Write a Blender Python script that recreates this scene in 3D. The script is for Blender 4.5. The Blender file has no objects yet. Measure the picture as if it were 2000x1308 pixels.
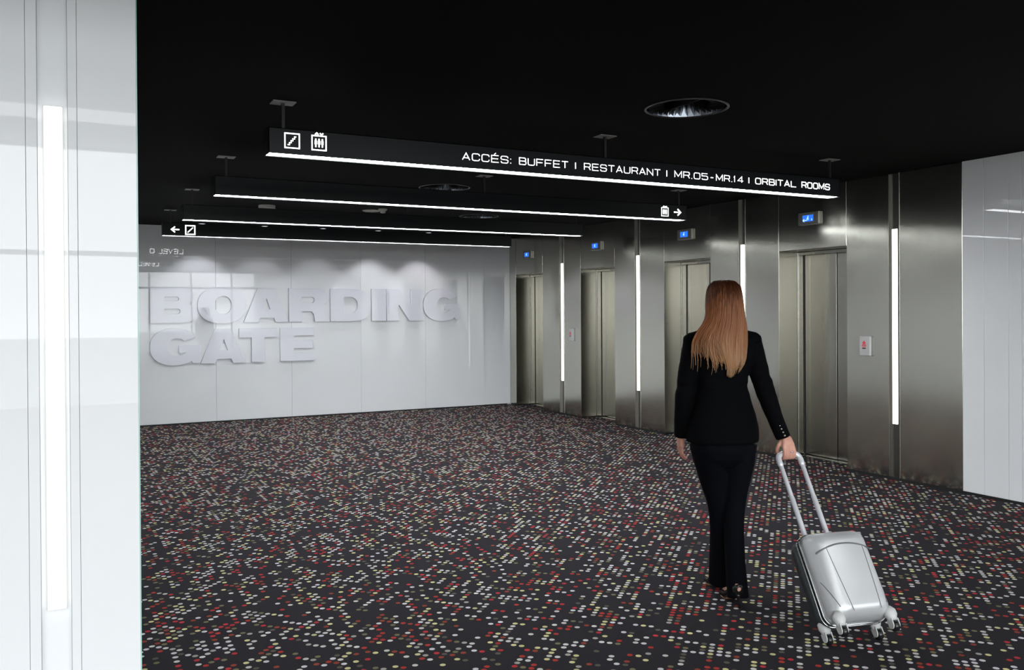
import bpy, bmesh, math, random
from mathutils import Vector, Matrix, noise

random.seed(7)
scene = bpy.context.scene
COL = scene.collection
PI = math.pi

# ------------------------------------------------------------------ camera
F_PX, YAW, PITCH, ROLL, SHIFT_PX = 1700.0, 0.478916, 0.005429, -0.006192, -34.94
EYE = Vector((0.0, 0.0, 1.58))
cam_d = bpy.data.cameras.new('camera')
cam = bpy.data.objects.new('camera', cam_d)
COL.objects.link(cam)
fw = Vector((math.sin(YAW) * math.cos(PITCH), math.cos(YAW) * math.cos(PITCH), -math.sin(PITCH)))
rt = Vector((math.cos(YAW), -math.sin(YAW), 0))
up = rt.cross(fw)
rt2 = rt * math.cos(ROLL) + up * math.sin(ROLL)
up2 = up * math.cos(ROLL) - rt * math.sin(ROLL)
M = Matrix((rt2, up2, -fw)).transposed().to_4x4()
M.translation = EYE
cam.matrix_world = M
cam_d.sensor_fit = 'HORIZONTAL'
cam_d.sensor_width = 36.0
cam_d.lens = F_PX * 36.0 / 2000.0
cam_d.shift_y = SHIFT_PX / 2000.0
cam_d.clip_end = 200
scene.camera = cam

# ------------------------------------------------------------------ world, lights, exposure
w = bpy.data.worlds.new('sky')
scene.world = w
w.use_nodes = True
bg = w.node_tree.nodes['Background']
bg.inputs[0].default_value = (0.93, 0.97, 1.0, 1)
bg.inputs[1].default_value = 6.5
scene.view_settings.view_transform = 'Standard'
scene.view_settings.look = 'None'
scene.view_settings.exposure = 0.2
scene.view_settings.gamma = 1.0
scene.view_settings.use_curve_mapping = False
scene.cycles.max_bounces = 8
scene.cycles.diffuse_bounces = 5
scene.cycles.glossy_bounces = 5
scene.cycles.use_denoising = True
scene.cycles.sample_clamp_indirect = 8.0
scene.cycles.caustics_reflective = False
scene.cycles.blur_glossy = 0.5

Z_CEIL = 2.85
X_LIFT = 6.87
Y_BACK = 13.28
Y_SOFFIT = 1.5           # where the low black ceiling ends, behind it the tall lobby
Y_GLASS = -9.0
Z_LOBBY = 4.4
X_LOBBY = -9.0

def portal(name, loc, rot, sx, sy):
    l = bpy.data.lights.new(name, 'AREA')
    l.shape = 'RECTANGLE'; l.size = sx; l.size_y = sy
    l.cycles.is_portal = True
    o = bpy.data.objects.new(name, l); COL.objects.link(o)
    o.location = loc; o.rotation_euler = rot
    return o
# daylight enters through the lobby's glass fronts (sky portals)
portal('daylight_front', ((X_LOBBY + X_LIFT) / 2, Y_GLASS - .05, Z_LOBBY / 2), (PI / 2, 0, 0), X_LIFT - X_LOBBY, Z_LOBBY)

def area(name, loc, sx, sy, watts, col=(1, 1, 1)):
    l = bpy.data.lights.new(name, 'AREA')
    l.shape = 'RECTANGLE'; l.size = sx; l.size_y = sy
    l.energy = watts; l.color = col
    o = bpy.data.objects.new(name, l); COL.objects.link(o)
    o.location = loc
    return o
# added fill lights, unseen, just below the lobby ceiling
for ly in (-6.5, -3.5, -0.6):
    area('lobby_fill_light', (-1.0, ly, Z_LOBBY - .03), 13.0, .9, 120, (.97, .98, 1))

SIGN_L = 30.0     # radiance of the linear lamps under the ceiling beams
STRIP_L = 3.2     # radiance of the vertical wall lamps
SPOT_W = 16.0    # the five downlights along the back wall

# ------------------------------------------------------------------ helpers
def link(o, parent=None):
    COL.objects.link(o)
    if parent is not None:
        o.parent = parent
    return o

def mesh_obj(name, bm, mat, parent=None, smooth=False, recalc=True):
    if recalc:
        bmesh.ops.recalc_face_normals(bm, faces=bm.faces)
    me = bpy.data.meshes.new(name)
    bm.to_mesh(me); bm.free()
    if smooth:
        for p in me.polygons: p.use_smooth = True
    if mat: me.materials.append(mat)
    return link(bpy.data.objects.new(name, me), parent)

def empty(name, loc=(0, 0, 0)):
    o = bpy.data.objects.new(name, None)
    o.location = loc; o.empty_display_size = .1
    return link(o)

def tag(o, label=None, cat=None, group=None, kind=None):
    if label: o['label'] = label
    if cat: o['category'] = cat
    if group: o['group'] = group
    if kind: o['kind'] = kind
    return o

def local(parent, *objs):
    """children are modelled in world space; give them the parent's offset"""
    bpy.context.view_layer.update()
    for o in objs:
        o.matrix_parent_inverse = Matrix.Translation(-parent.location)

def box(bm, x0, x1, y0, y1, z0, z1, bevel=0.0):
    v = [bm.verts.new((x, y, z)) for x in (x0, x1) for y in (y0, y1) for z in (z0, z1)]
    f = [(0, 1, 3, 2), (4, 6, 7, 5), (0, 4, 5, 1), (2, 3, 7, 6), (0, 2, 6, 4), (1, 5, 7, 3)]
    fs = [bm.faces.new([v[i] for i in q]) for q in f]
    if bevel:
        es = list({e for q in fs for e in q.edges})
        bmesh.ops.bevel(bm, geom=es, offset=bevel, segments=1, affect='EDGES')
    return v

def new_box(name, mat, parent, *a, **k):
    bm = bmesh.new(); box(bm, *a, **k)
    return mesh_obj(name, bm, mat, parent)

def ring(bm, c, ux, uy, rx, ry, n, power=2.0):
    vs = []
    for i in range(n):
        t = 2 * PI * i / n
        ct, st = math.cos(t), math.sin(t)
        k = 2.0 / power
        vs.append(bm.verts.new(c + ux * rx * math.copysign(abs(ct) ** k, ct) + uy * ry * math.copysign(abs(st) ** k, st)))
    return vs

def bridge(bm, a, b):
    n = len(a)
    for i in range(n):
        bm.faces.new((a[i], a[(i + 1) % n], b[(i + 1) % n], b[i]))

def loft(bm, sections, ux=Vector((1, 0, 0)), uy=Vector((0, 1, 0)), n=24, power=2.0, caps=True):
    """sections: (center, rx, ry)"""
    rs = [ring(bm, Vector(c), ux, uy, rx, ry, n, power) for c, rx, ry in sections]
    for a, b in zip(rs, rs[1:]): bridge(bm, a, b)
    if caps:
        bm.faces.new(list(reversed(rs[0]))); bm.faces.new(rs[-1])
    return rs

def tube(bm, pts, radii, n=12, flat=1.0, round_ends=True):
    pts = [Vector(p) for p in pts]
    if not hasattr(radii, '__len__'): radii = [radii] * len(pts)
    P, Rr = list(pts), list(radii)
    if round_ends:
        d0 = (pts[0] - pts[1]).normalized(); d1 = (pts[-1] - pts[-2]).normalized()
        P = [pts[0] + d0 * radii[0] * .95, pts[0] + d0 * radii[0] * .65] + P + [pts[-1] + d1 * radii[-1] * .65, pts[-1] + d1 * radii[-1] * .95]
        Rr = [radii[0] * .3, radii[0] * .76] + Rr + [radii[-1] * .76, radii[-1] * .3]
    rs = []; ref = None
    for i, p in enumerate(P):
        t = (P[min(i + 1, len(P) - 1)] - P[max(i - 1, 0)]).normalized()
        if ref is None:
            ref = t.orthogonal().normalized()
        ref = (ref - t * ref.dot(t)).normalized()
        rs.append(ring(bm, p, ref, t.cross(ref), Rr[i], Rr[i] * flat, n))
    for a, b in zip(rs, rs[1:]): bridge(bm, a, b)
    bm.faces.new(list(reversed(rs[0]))); bm.faces.new(rs[-1])

def spline(pts, k=6):
    """Catmull-Rom through the points"""
    P = [Vector(p) for p in pts]
    P = [P[0] * 2 - P[1]] + P + [P[-1] * 2 - P[-2]]
    out = []
    for i in range(1, len(P) - 2):
        for j in range(k):
            t = j / k
            out.append(.5 * ((2 * P[i]) + (-P[i - 1] + P[i + 1]) * t + (2 * P[i - 1] - 5 * P[i] + 4 * P[i + 1] - P[i + 2]) * t * t
                             + (-P[i - 1] + 3 * P[i] - 3 * P[i + 1] + P[i + 2]) * t ** 3))
    out.append(P[-2])
    return out

def disc(bm, c, r0, r1, z0, z1, n=32):
    """a straight or conical ring/cylinder around Z, closed"""
    a = [bm.verts.new((c[0] + r0 * math.cos(2 * PI * i / n), c[1] + r0 * math.sin(2 * PI * i / n), z0)) for i in range(n)]
    b = [bm.verts.new((c[0] + r1 * math.cos(2 * PI * i / n), c[1] + r1 * math.sin(2 * PI * i / n), z1)) for i in range(n)]
    bridge(bm, a, b)
    bm.faces.new(list(reversed(a))); bm.faces.new(b)

def lathe(bm, c, prof, n=40, closed=False):
    rs = [[bm.verts.new((c[0] + r * math.cos(2 * PI * i / n), c[1] + r * math.sin(2 * PI * i / n), z)) for i in range(n)] for r, z in prof]
    for a, b in zip(rs, rs[1:]): bridge(bm, a, b)
    if closed: bridge(bm, rs[-1], rs[0])

def remeshed(name, bm, mat, parent, voxel, smooth_iter=4, disp=None):
    """merge overlapping volumes into one continuous surface"""
    bmesh.ops.recalc_face_normals(bm, faces=bm.faces)
    me = bpy.data.meshes.new(name + '_raw'); bm.to_mesh(me); bm.free()
    t = bpy.data.objects.new(name + '_raw', me); COL.objects.link(t)
    m = t.modifiers.new('r', 'REMESH'); m.mode = 'VOXEL'; m.voxel_size = voxel; m.use_smooth_shade = True
    s = t.modifiers.new('s', 'SMOOTH'); s.factor = .5; s.iterations = smooth_iter
    bpy.context.view_layer.update()
    dg = bpy.context.evaluated_depsgraph_get()
    out = bpy.data.meshes.new_from_object(t.evaluated_get(dg))
    bpy.data.objects.remove(t); bpy.data.meshes.remove(me)
    out.name = name
    if disp:
        for v in out.vertices: v.co = disp(v.co, v.normal)
    for p in out.polygons: p.use_smooth = True
    out.materials.clear(); out.materials.append(mat)
    return link(bpy.data.objects.new(name, out), parent)

# ------------------------------------------------------------------ materials
def mat(name, col, rough=.5, metal=0.0, **k):
    m = bpy.data.materials.new(name); m.use_nodes = True
    b = m.node_tree.nodes['Principled BSDF']
    b.inputs['Base Color'].default_value = (*col, 1)
    b.inputs['Roughness'].default_value = rough
    b.inputs['Metallic'].default_value = metal
    for kk, v in k.items():
        b.inputs[kk.replace('_', ' ')].default_value = v
    return m

def nd(m, t, **k):
    n = m.node_tree.nodes.new(t)
    for a, v in k.items(): setattr(n, a, v)
    return n

def lk(m, a, b): m.node_tree.links.new(a, b)

def noise_bump(m, scale, strength, dist=.001, stretch=(1, 1, 1), detail=2):
    tc = nd(m, 'ShaderNodeNewGeometry'); mp = nd(m, 'ShaderNodeMapping'); mp.inputs['Scale'].default_value = stretch
    nz = nd(m, 'ShaderNodeTexNoise'); nz.inputs['Scale'].default_value = scale; nz.inputs['Detail'].default_value = detail
    bp = nd(m, 'ShaderNodeBump'); bp.inputs['Strength'].default_value = strength; bp.inputs['Distance'].default_value = dist
    lk(m, tc.outputs['Position'], mp.inputs['Vector']); lk(m, mp.outputs[0], nz.inputs['Vector'])
    lk(m, nz.outputs['Fac'], bp.inputs['Height']); lk(m, bp.outputs[0], m.node_tree.nodes['Principled BSDF'].inputs['Normal'])
    return bp, nz, mp

def colour_noise(m, scale, c0, c1, stretch=(1, 1, 1), lo=.35, hi=.65, detail=3):
    tc = nd(m, 'ShaderNodeNewGeometry'); mp = nd(m, 'ShaderNodeMapping'); mp.inputs['Scale'].default_value = stretch
    nz = nd(m, 'ShaderNodeTexNoise'); nz.inputs['Scale'].default_value = scale; nz.inputs['Detail'].default_value = detail
    cr = nd(m, 'ShaderNodeValToRGB')
    cr.color_ramp.elements[0].position = lo; cr.color_ramp.elements[0].color = (*c0, 1)
    cr.color_ramp.elements[1].position = hi; cr.color_ramp.elements[1].color = (*c1, 1)
    lk(m, tc.outputs['Position'], mp.inputs['Vector']); lk(m, mp.outputs[0], nz.inputs['Vector'])
    lk(m, nz.outputs['Fac'], cr.inputs['Fac']); lk(m, cr.outputs['Color'], m.node_tree.nodes['Principled BSDF'].inputs['Base Color'])

def emit(name, col, strength):
    m = mat(name, (.02, .02, .02), .4)
    b = m.node_tree.nodes['Principled BSDF']
    b.inputs['Emission Color'].default_value = (*col, 1)
    b.inputs['Emission Strength'].default_value = strength
    return m

def make_white_glass():
    m = mat('white_back_painted_glass', (.80, .82, .83), .6, 0, Specular_IOR_Level=0.0, Coat_Weight=1.0, Coat_Roughness=.012, Coat_IOR=1.46)
    colour_noise(m, .8, (.86, .88, .89), (.89, .91, .92))
    # the sheets are very slightly out of flat
    bp, nz, mp = noise_bump(m, .9, .10, .004)
    b = m.node_tree.nodes['Principled BSDF']
    for l in list(b.inputs['Normal'].links): m.node_tree.links.remove(l)
    lk(m, bp.outputs[0], b.inputs['Coat Normal'])
    return m
M_WHITE = make_white_glass()
M_LETTER = mat('white_lacquered_letter', (.85, .86, .92), .5, 0, Specular_IOR_Level=.2, Coat_Weight=.8, Coat_Roughness=.03)
M_GLASS_EDGE = mat('glass_edge', (.45, .75, .68), .15)
M_PLASTER = mat('lobby_plaster', (.75, .75, .74), .8)

def make_steel(name, base=(.55, .54, .48), rough=.15, wave=.3, aniso=.5):
    m = mat(name, base, rough, 1.0)
    b = m.node_tree.nodes['Principled BSDF']
    g = nd(m, 'ShaderNodeNewGeometry')
    # horizontal hairline grain
    mp = nd(m, 'ShaderNodeMapping'); mp.inputs['Scale'].default_value = (3, 3, 500)
    nz = nd(m, 'ShaderNodeTexNoise'); nz.inputs['Scale'].default_value = 1.0; nz.inputs['Detail'].default_value = 2
    lk(m, g.outputs['Position'], mp.inputs['Vector']); lk(m, mp.outputs[0], nz.inputs['Vector'])
    mr = nd(m, 'ShaderNodeMapRange'); mr.inputs['To Min'].default_value = rough - .02; mr.inputs['To Max'].default_value = rough + .02
    lk(m, nz.outputs['Fac'], mr.inputs['Value']); lk(m, mr.outputs[0], b.inputs['Roughness'])
    # slow buckle of the sheet
    mp2 = nd(m, 'ShaderNodeMapping'); mp2.inputs['Scale'].default_value = (1, 1.3, .5)
    n2 = nd(m, 'ShaderNodeTexNoise'); n2.inputs['Scale'].default_value = 1.5; n2.inputs['Detail'].default_value = 1
    lk(m, g.outputs['Position'], mp2.inputs['Vector']); lk(m, mp2.outputs[0], n2.inputs['Vector'])
    b2 = nd(m, 'ShaderNodeBump'); b2.inputs['Strength'].default_value = wave; b2.inputs['Distance'].default_value = .02
    lk(m, n2.outputs['Fac'], b2.inputs['Height']); lk(m, b2.outputs[0], b.inputs['Normal'])
    # the grain runs level, so reflections smear up and down
    b.inputs['Anisotropic'].default_value = aniso
    cx = nd(m, 'ShaderNodeCombineXYZ'); cx.inputs[2].default_value = 1
    lk(m, cx.outputs[0], b.inputs['Tangent'])
    return m
M_STEEL = make_steel('brushed_steel_cladding')
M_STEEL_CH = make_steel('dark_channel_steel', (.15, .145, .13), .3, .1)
M_STEEL_DOOR = make_steel('brushed_steel_door', (.36, .35, .31), .2, .12)
M_STEEL_TRIM = mat('bright_steel_edge', (.68, .67, .63), .25, 1.0)
M_JOINT = mat('grey_joint', (.45, .45, .45), .8)
M_DARK_GAP = mat('dark_shadow_gap', (.01, .01, .01), .8)
M_CEIL = mat('matt_black_ceiling', (.003, .003, .0028), .8, 0, Specular_IOR_Level=.07)
colour_noise(M_CEIL, .5, (.0005, .0005, .0004), (.0018, .0016, .0012), (1, .3, 1))
M_BLACK = mat('black_skirting', (.008, .008, .008), .6)
M_BEAM = mat('black_lacquered_beam', (.0045, .0065, .0075), .4, 0, Specular_IOR_Level=.25)
noise_bump(M_BEAM, 3, .05)
M_ROD = mat('black_rod', (.006, .006, .006), .5)
M_PLATE = mat('grey_ceiling_plate', (.55, .55, .52), .5)
colour_noise(M_PLATE, 12, (.22, .22, .21), (.32, .32, .30))
M_DIFFUSER = emit('lit_lamp_diffuser', (.93, .97, 1.0), SIGN_L)
M_SIGN_LIT = emit('backlit_lettering', (.97, 1.0, 1.0), 2.6)
M_SIGN_BACK = emit('backlit_level_lettering', (.97, 1.0, 1.0), 12.0)
M_STRIP_PIER = emit('lit_pier_strip', (1.0, .995, .98), 1.6)
M_STRIP = emit('lit_wall_strip', (1.0, .99, .96), STRIP_L)
M_SCREEN = emit('blue_display', (.02, .16, .9), 1.1)
M_SCREEN_TXT = emit('display_glyph', (.5, .8, 1.0), 1.3)
M_BOX_METAL = mat('satin_steel_box', (.42, .41, .37), .32, 1.0)
M_BOX_LIGHT = mat('light_grey_call_box', (.55, .56, .55), .35, .3)
M_RED = emit('red_call_symbol', (.8, .03, .05), .6)
M_DARK = mat('dark_plastic', (.012, .012, .013), .4)
M_OFFWHITE = mat('off_white_plastic', (.62, .62, .57), .5)
M_CHROME = mat('polished_reflector', (.55, .58, .62), .12, 1.0)
M_FACET = mat('faceted_reflector', (.30, .33, .38), .12, 1.0)
M_VENT = mat('dark_vent_metal', (.10, .10, .10), .3, 1.0)

def make_carpet():
    m = mat('dotted_carpet', (.02, .02, .024), .95, 0, Specular_IOR_Level=.1)
    nt = m.node_tree; b = nt.nodes['Principled BSDF']
    def math_(op, a, bb=None, c=None):
        n = nd(m, 'ShaderNodeMath', operation=op)
        for i, v in enumerate((a, bb, c)):
            if v is None: continue
            if isinstance(v, (int, float)): n.inputs[i].default_value = v
            else: lk(m, v, n.inputs[i])
        return n.outputs[0]
    def vm(op, a, bb=None):
        n = nd(m, 'ShaderNodeVectorMath', operation=op)
        lk(m, a, n.inputs[0])
        if bb is not None:
            if isinstance(bb, tuple): n.inputs[1].default_value = bb
            else: lk(m, bb, n.inputs[1])
        return n
    g = nd(m, 'ShaderNodeNewGeometry')
    rot = nd(m, 'ShaderNodeVectorRotate', rotation_type='Z_AXIS'); rot.inputs['Angle'].default_value = PI / 4
    lk(m, g.outputs['Position'], rot.inputs['Vector'])
    s = 1 / .0392
    sc = vm('MULTIPLY', rot.outputs[0], (s, s, 0)).outputs[0]
    sc = vm('ADD', sc, (.31, .12, 0)).outputs[0]
    cell = vm('FLOOR', sc).outputs[0]
    fr = vm('SUBTRACT', vm('FRACTION', sc).outputs[0], (.5, .5, 0)).outputs[0]
    dist = vm('LENGTH', fr).outputs['Value']
    edge = nd(m, 'ShaderNodeMapRange', interpolation_type='SMOOTHSTEP')
    edge.inputs['From Min'].default_value = .365; edge.inputs['From Max'].default_value = .315
    edge.inputs['To Min'].default_value = 0; edge.inputs['To Max'].default_value = 1
    lk(m, dist, edge.inputs['Value'])
    wn = nd(m, 'ShaderNodeTexWhiteNoise', noise_dimensions='2D'); lk(m, cell, wn.inputs['Vector'])
    sh = vm('ADD', cell, (137.3, 71.9, 0)).outputs[0]
    wn2 = nd(m, 'ShaderNodeTexWhiteNoise', noise_dimensions='2D'); lk(m, sh, wn2.inputs['Vector'])
    # dots gather in loose runs
    cl = nd(m, 'ShaderNodeTexNoise', noise_dimensions='2D'); cl.inputs['Scale'].default_value = .33; cl.inputs['Detail'].default_value = 2
    lk(m, cell, cl.inputs['Vector'])
    th = nd(m, 'ShaderNodeMapRange'); th.inputs['From Min'].default_value = .36; th.inputs['From Max'].default_value = .62
    th.inputs['To Min'].default_value = .20; th.inputs['To Max'].default_value = .66
    lk(m, cl.outputs['Fac'], th.inputs['Value'])
    present = math_('LESS_THAN', wn.outputs['Value'], th.outputs[0])
    mask = math_('MULTIPLY', present, edge.outputs[0])
    cr = nd(m, 'ShaderNodeValToRGB'); cr.color_ramp.interpolation = 'CONSTANT'
    cols = [(0, (.68, .66, .62)), (.22, (.70, .69, .71)), (.38, (.70, .66, .33)), (.52, (.20, .18, .10)), (.62, (.12, .11, .085)),
            (.68, (.44, .045, .035)), (.78, (.50, .04, .05)), (.86, (.30, .06, .035)), (.95, (.42, .40, .36))]
    e = cr.color_ramp.elements
    e[0].position = 0; e[0].color = (*cols[0][1], 1); e[1].position = cols[1][0]; e[1].color = (*cols[1][1], 1)
    for p_, c_ in cols[2:]:
        q = e.new(p_); q.color = (*c_, 1)
    lk(m, wn2.outputs['Value'], cr.inputs['Fac'])
    # carpet ground with a fine fleck
    fl = nd(m, 'ShaderNodeTexNoise'); fl.inputs['Scale'].default_value = 420; fl.inputs['Detail'].default_value = 2
    lk(m, g.outputs['Position'], fl.inputs['Vector'])
    gr = nd(m, 'ShaderNodeValToRGB')
    gr.color_ramp.elements[0].position = .35; gr.color_ramp.elements[0].color = (.010, .012, .014, 1)
    gr.color_ramp.elements[1].position = .66; gr.color_ramp.elements[1].color = (.046, .038, .046, 1)
    lk(m, fl.outputs['Fac'], gr.inputs['Fac'])
    mx = nd(m, 'ShaderNodeMix', data_type='RGBA')
    lk(m, mask, mx.inputs[0]); lk(m, gr.outputs['Color'], mx.inputs[6]); lk(m, cr.outputs['Color'], mx.inputs[7])
    lk(m, mx.outputs[2], b.inputs['Base Color'])
    bp = nd(m, 'ShaderNodeBump'); bp.inputs['Strength'].default_value = .35; bp.inputs['Distance'].default_value = .003
    lk(m, fl.outputs['Fac'], bp.inputs['Height']); lk(m, bp.outputs[0], b.inputs['Normal'])
    return m
M_CARPET = make_carpet()

# ------------------------------------------------------------------ the setting
def struct(o): return tag(o, kind='structure')

struct(new_box('floor', M_CARPET, None, X_LOBBY, 7.5, Y_GLASS, Y_BACK + .3, -.05, 0))
struct(new_box('ground_outside', mat('pale_paving', (.3, .3, .29), .8), None, -40, 40, -60, Y_GLASS, -.08, -.03))

# low black ceiling with round openings for the recessed fittings
VENTS = [(3.487, 4.33), (3.47, 8.15), (3.62, 12.30), (4.91, 10.384)]
VENT_R = .25
def ceiling_with_holes():
    bm = bmesh.new()
    x0, x1, y0, y1 = X_LOBBY, 7.5, Y_SOFFIT, Y_BACK + .1
    s = .30
    xs = sorted({x0, x1, *[v for c in VENTS for v in (c[0] - s, c[0] + s)]})
    ys = sorted({y0, y1, *[v for c in VENTS for v in (c[1] - s, c[1] + s)]})
    def in_vent(xa, xb, ya, yb):
        cx, cy = (xa + xb) / 2, (ya + yb) / 2
        return any(abs(cx - c[0]) < s and abs(cy - c[1]) < s for c in VENTS)
    for xa, xb in zip(xs, xs[1:]):
        for ya, yb in zip(ys, ys[1:]):
            if in_vent(xa, xb, ya, yb): continue
            bm.faces.new([bm.verts.new(q) for q in ((xa, ya, Z_CEIL), (xa, yb, Z_CEIL), (xb, yb, Z_CEIL), (xb, ya, Z_CEIL))])
    n = 48
    for cx, cy in VENTS:
        o, i = [], []
        for k in range(n):
            t = 2 * PI * k / n; c, sn = math.cos(t), math.sin(t)
            q = s / max(abs(c), abs(sn))
            o.append(bm.verts.new((cx + q * c, cy + q * sn, Z_CEIL)))
            i.append(bm.verts.new((cx + VENT_R * c, cy + VENT_R * sn, Z_CEIL)))
        bridge(bm, o, i)
        for k in range(n):   # square corners
            pass
        for sx in (-1, 1):
            for sy in (-1, 1): pass
    # slab above the openings and the front edge of the low ceiling
    box(bm, x0, x1, y0, y1, Z_CEIL + .32, Z_LOBBY + .1)
    box(bm, x0, x1, y0 - .02, y0, Z_CEIL, Z_CEIL + .32)
    return mesh_obj('ceiling', bm, M_CEIL, None, recalc=False)
struct(ceiling_with_holes())

# lobby behind the camera (tall, white, glazed front)
struct(new_box('ceiling_lobby', M_PLASTER, None, X_LOBBY, 7.5, Y_GLASS, Y_SOFFIT - .02, Z_LOBBY, Z_LOBBY + .1))
struct(new_box('wall_lobby_left', M_PLASTER, None, X_LOBBY - .1, X_LOBBY, Y_GLASS, 3.6, 0, Z_LOBBY))
win = empty('window_1', (-1, Y_GLASS, 0)); struct(win)
xk = X_LOBBY; k = 0
while xk < X_LIFT + .1:
    o = new_box('mullion', M_STEEL_TRIM, win, xk - .03, xk + .03, Y_GLASS - .05, Y_GLASS + .05, 0, Z_LOBBY); local(win, o)
    xk += 1.5
for zz in (.05, 2.6, Z_LOBBY - .05):
    o = new_box('transom', M_STEEL_TRIM, win, X_LOBBY, 7.5, Y_GLASS - .04, Y_GLASS + .04, zz - .04, zz + .04); local(win, o)

GAP = .0024
# ---- back wall: white glass sheets
wb = empty('wall_back', (3.4, Y_BACK, 0)); struct(wb)
def panel(parent, mat_, a, bevel=.0015, name='panel', lab=None):
    o = new_box(name, mat_, parent, *a, bevel=bevel); local(parent, o)
    if lab: o['label'] = lab
    return o
core = new_box('backing', M_JOINT, wb, -.2, 7.0, Y_BACK + .035, Y_BACK + .2, 0, Z_CEIL + .02); local(wb, core)
xs = [-.17, .93, 2.02, 3.12, 4.21, 5.30, 6.365]
for a, b in zip(xs, xs[1:]):
    panel(wb, M_WHITE, (a + GAP / 2, b - GAP / 2, Y_BACK, Y_BACK + .03, .02, Z_CEIL))
panel(wb, M_WHITE, (6.372, 6.868, Y_BACK + .02, Y_BACK + .034, .02, Z_CEIL))

# ---- near pier with its glossy front (the left of the picture) and the wall running back from it
PY, PX = 3.53, .262
wl = empty('wall_left', (-1.3, PY, 0)); struct(wl)
core = new_box('backing', mat('pale_joint', (.75, .75, .75), .8), wl, X_LOBBY, PX - .035, PY + .05, Y_BACK, 0, Z_CEIL - .002); local(wl, core)
CH0, CH1 = -.068, .030      # channel of the lit strip
for a, b in ((X_LOBBY, -7.7), (-7.697, -6.6), (-6.597, -5.5), (-5.497, -4.4), (-4.397, -3.3), (-3.297, -2.2), (-2.197, -1.19), (-1.187, -.1042), (-.1030, CH0), (CH1, .0595), (.0607, PX - .004)):
    panel(wl, M_WHITE, (a, b, PY, PY + .03, .02, Z_CEIL - .003), bevel=.0006)
panel(wl, M_WHITE, (CH0, CH1, PY + .03, PY + .045, .02, Z_CEIL - .003), name='channel_back')
panel(wl, M_GLASS_EDGE, (PX - .0035, PX, PY - .0005, PY + .03, .02, Z_CEIL - .003), bevel=0, name='glass_edge')
ys = [PY + .034, 4.3, 5.49, 5.60, 6.5, 7.50, 7.61, 8.5, 9.51, 9.62, 10.5, 11.52, 11.63, 12.4, Y_BACK - .01]
for a, b in zip(ys, ys[1:]):
    panel(wl, M_WHITE, (PX - .03, PX, a + GAP / 2, b - GAP / 2, .02, Z_CEIL - .003))

# ---- lift wall: brushed steel and, nearer, white glass
DOORS = [(12.16, 13.08), (10.12, 11.012), (8.105, 8.998), (6.083, 6.992)]
CHANNELS = [(11.495, 11.627), (9.52, 9.635), (7.508, 7.612), (5.476, 5.59)]
Z_HEAD = 2.215
wr = empty('wall_right', (X_LIFT, 8, 0)); struct(wr)
YN = 4.844     # steel ends, white glass begins
def sp(y0, y1, z0=.025, z1=Z_CEIL - .003, m=None):
    return panel(wr, m or M_STEEL, (X_LIFT, X_LIFT + .02, y0 + GAP / 2, y1 - GAP / 2, z0, z1), bevel=.0025)
sp(13.08, Y_BACK + .02)
for i, (d0, d1) in enumerate(DOORS):
    sp(d0, d1, Z_HEAD)
    c0, c1 = CHANNELS[i]
    nxt = DOORS[i + 1][1] if i < 3 else YN
    sp(c1, d0); sp(nxt, c0)
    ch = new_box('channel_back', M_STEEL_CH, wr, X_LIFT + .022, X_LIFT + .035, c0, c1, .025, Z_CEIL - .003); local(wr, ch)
    for e in (c0, c1):
        ed = new_box('channel_edge', M_STEEL_TRIM, wr, X_LIFT - .004, X_LIFT + .022, e - .0022, e + .0022, .025, Z_CEIL - .003); local(wr, ed)
    # solid wall behind the panels between two openings
    o = new_box('backing', M_DARK_GAP, wr, X_LIFT + .036, 7.5, nxt + .03, d0 - .03, 0, Z_CEIL - .002); local(wr, o)
    o = new_box('backing', M_DARK_GAP, wr, X_LIFT + .036, 7.5, d0 - .03, d1 + .03, Z_HEAD + .03, Z_CEIL - .002); local(wr, o)
o = new_box('backing', M_DARK_GAP, wr, X_LIFT + .036, 7.5, 13.11, Y_BACK + .2, 0, Z_CEIL - .002); local(wr, o)
wn = empty('wall_right_near', (X_LIFT, 2, 0)); struct(wn)
ys = [YN, 4.649, 4.436, 4.325, 3.3, 2.2, 1.1, 0, -1.1, -2.2, -3.3, -4.4, -5.5, -6.6, -7.7, Y_GLASS]
for i, (a, b) in enumerate(zip(ys, ys[1:])):
    panel(wn, M_WHITE, (X_LIFT - .002, X_LIFT + .02, b + GAP / 2, a - GAP / 2, .025, Z_CEIL - .003))
for a, b in ((Y_GLASS, Y_SOFFIT),):
    panel(wn, M_PLASTER, (X_LIFT, X_LIFT + .02, a, b, Z_CEIL + .0, Z_LOBBY), name='upper_panel')
o = new_box('backing', M_JOINT, wn, X_LIFT + .021, 7.5, Y_GLASS, YN + .0, 0, Z_CEIL - .002); local(wn, o)

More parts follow.
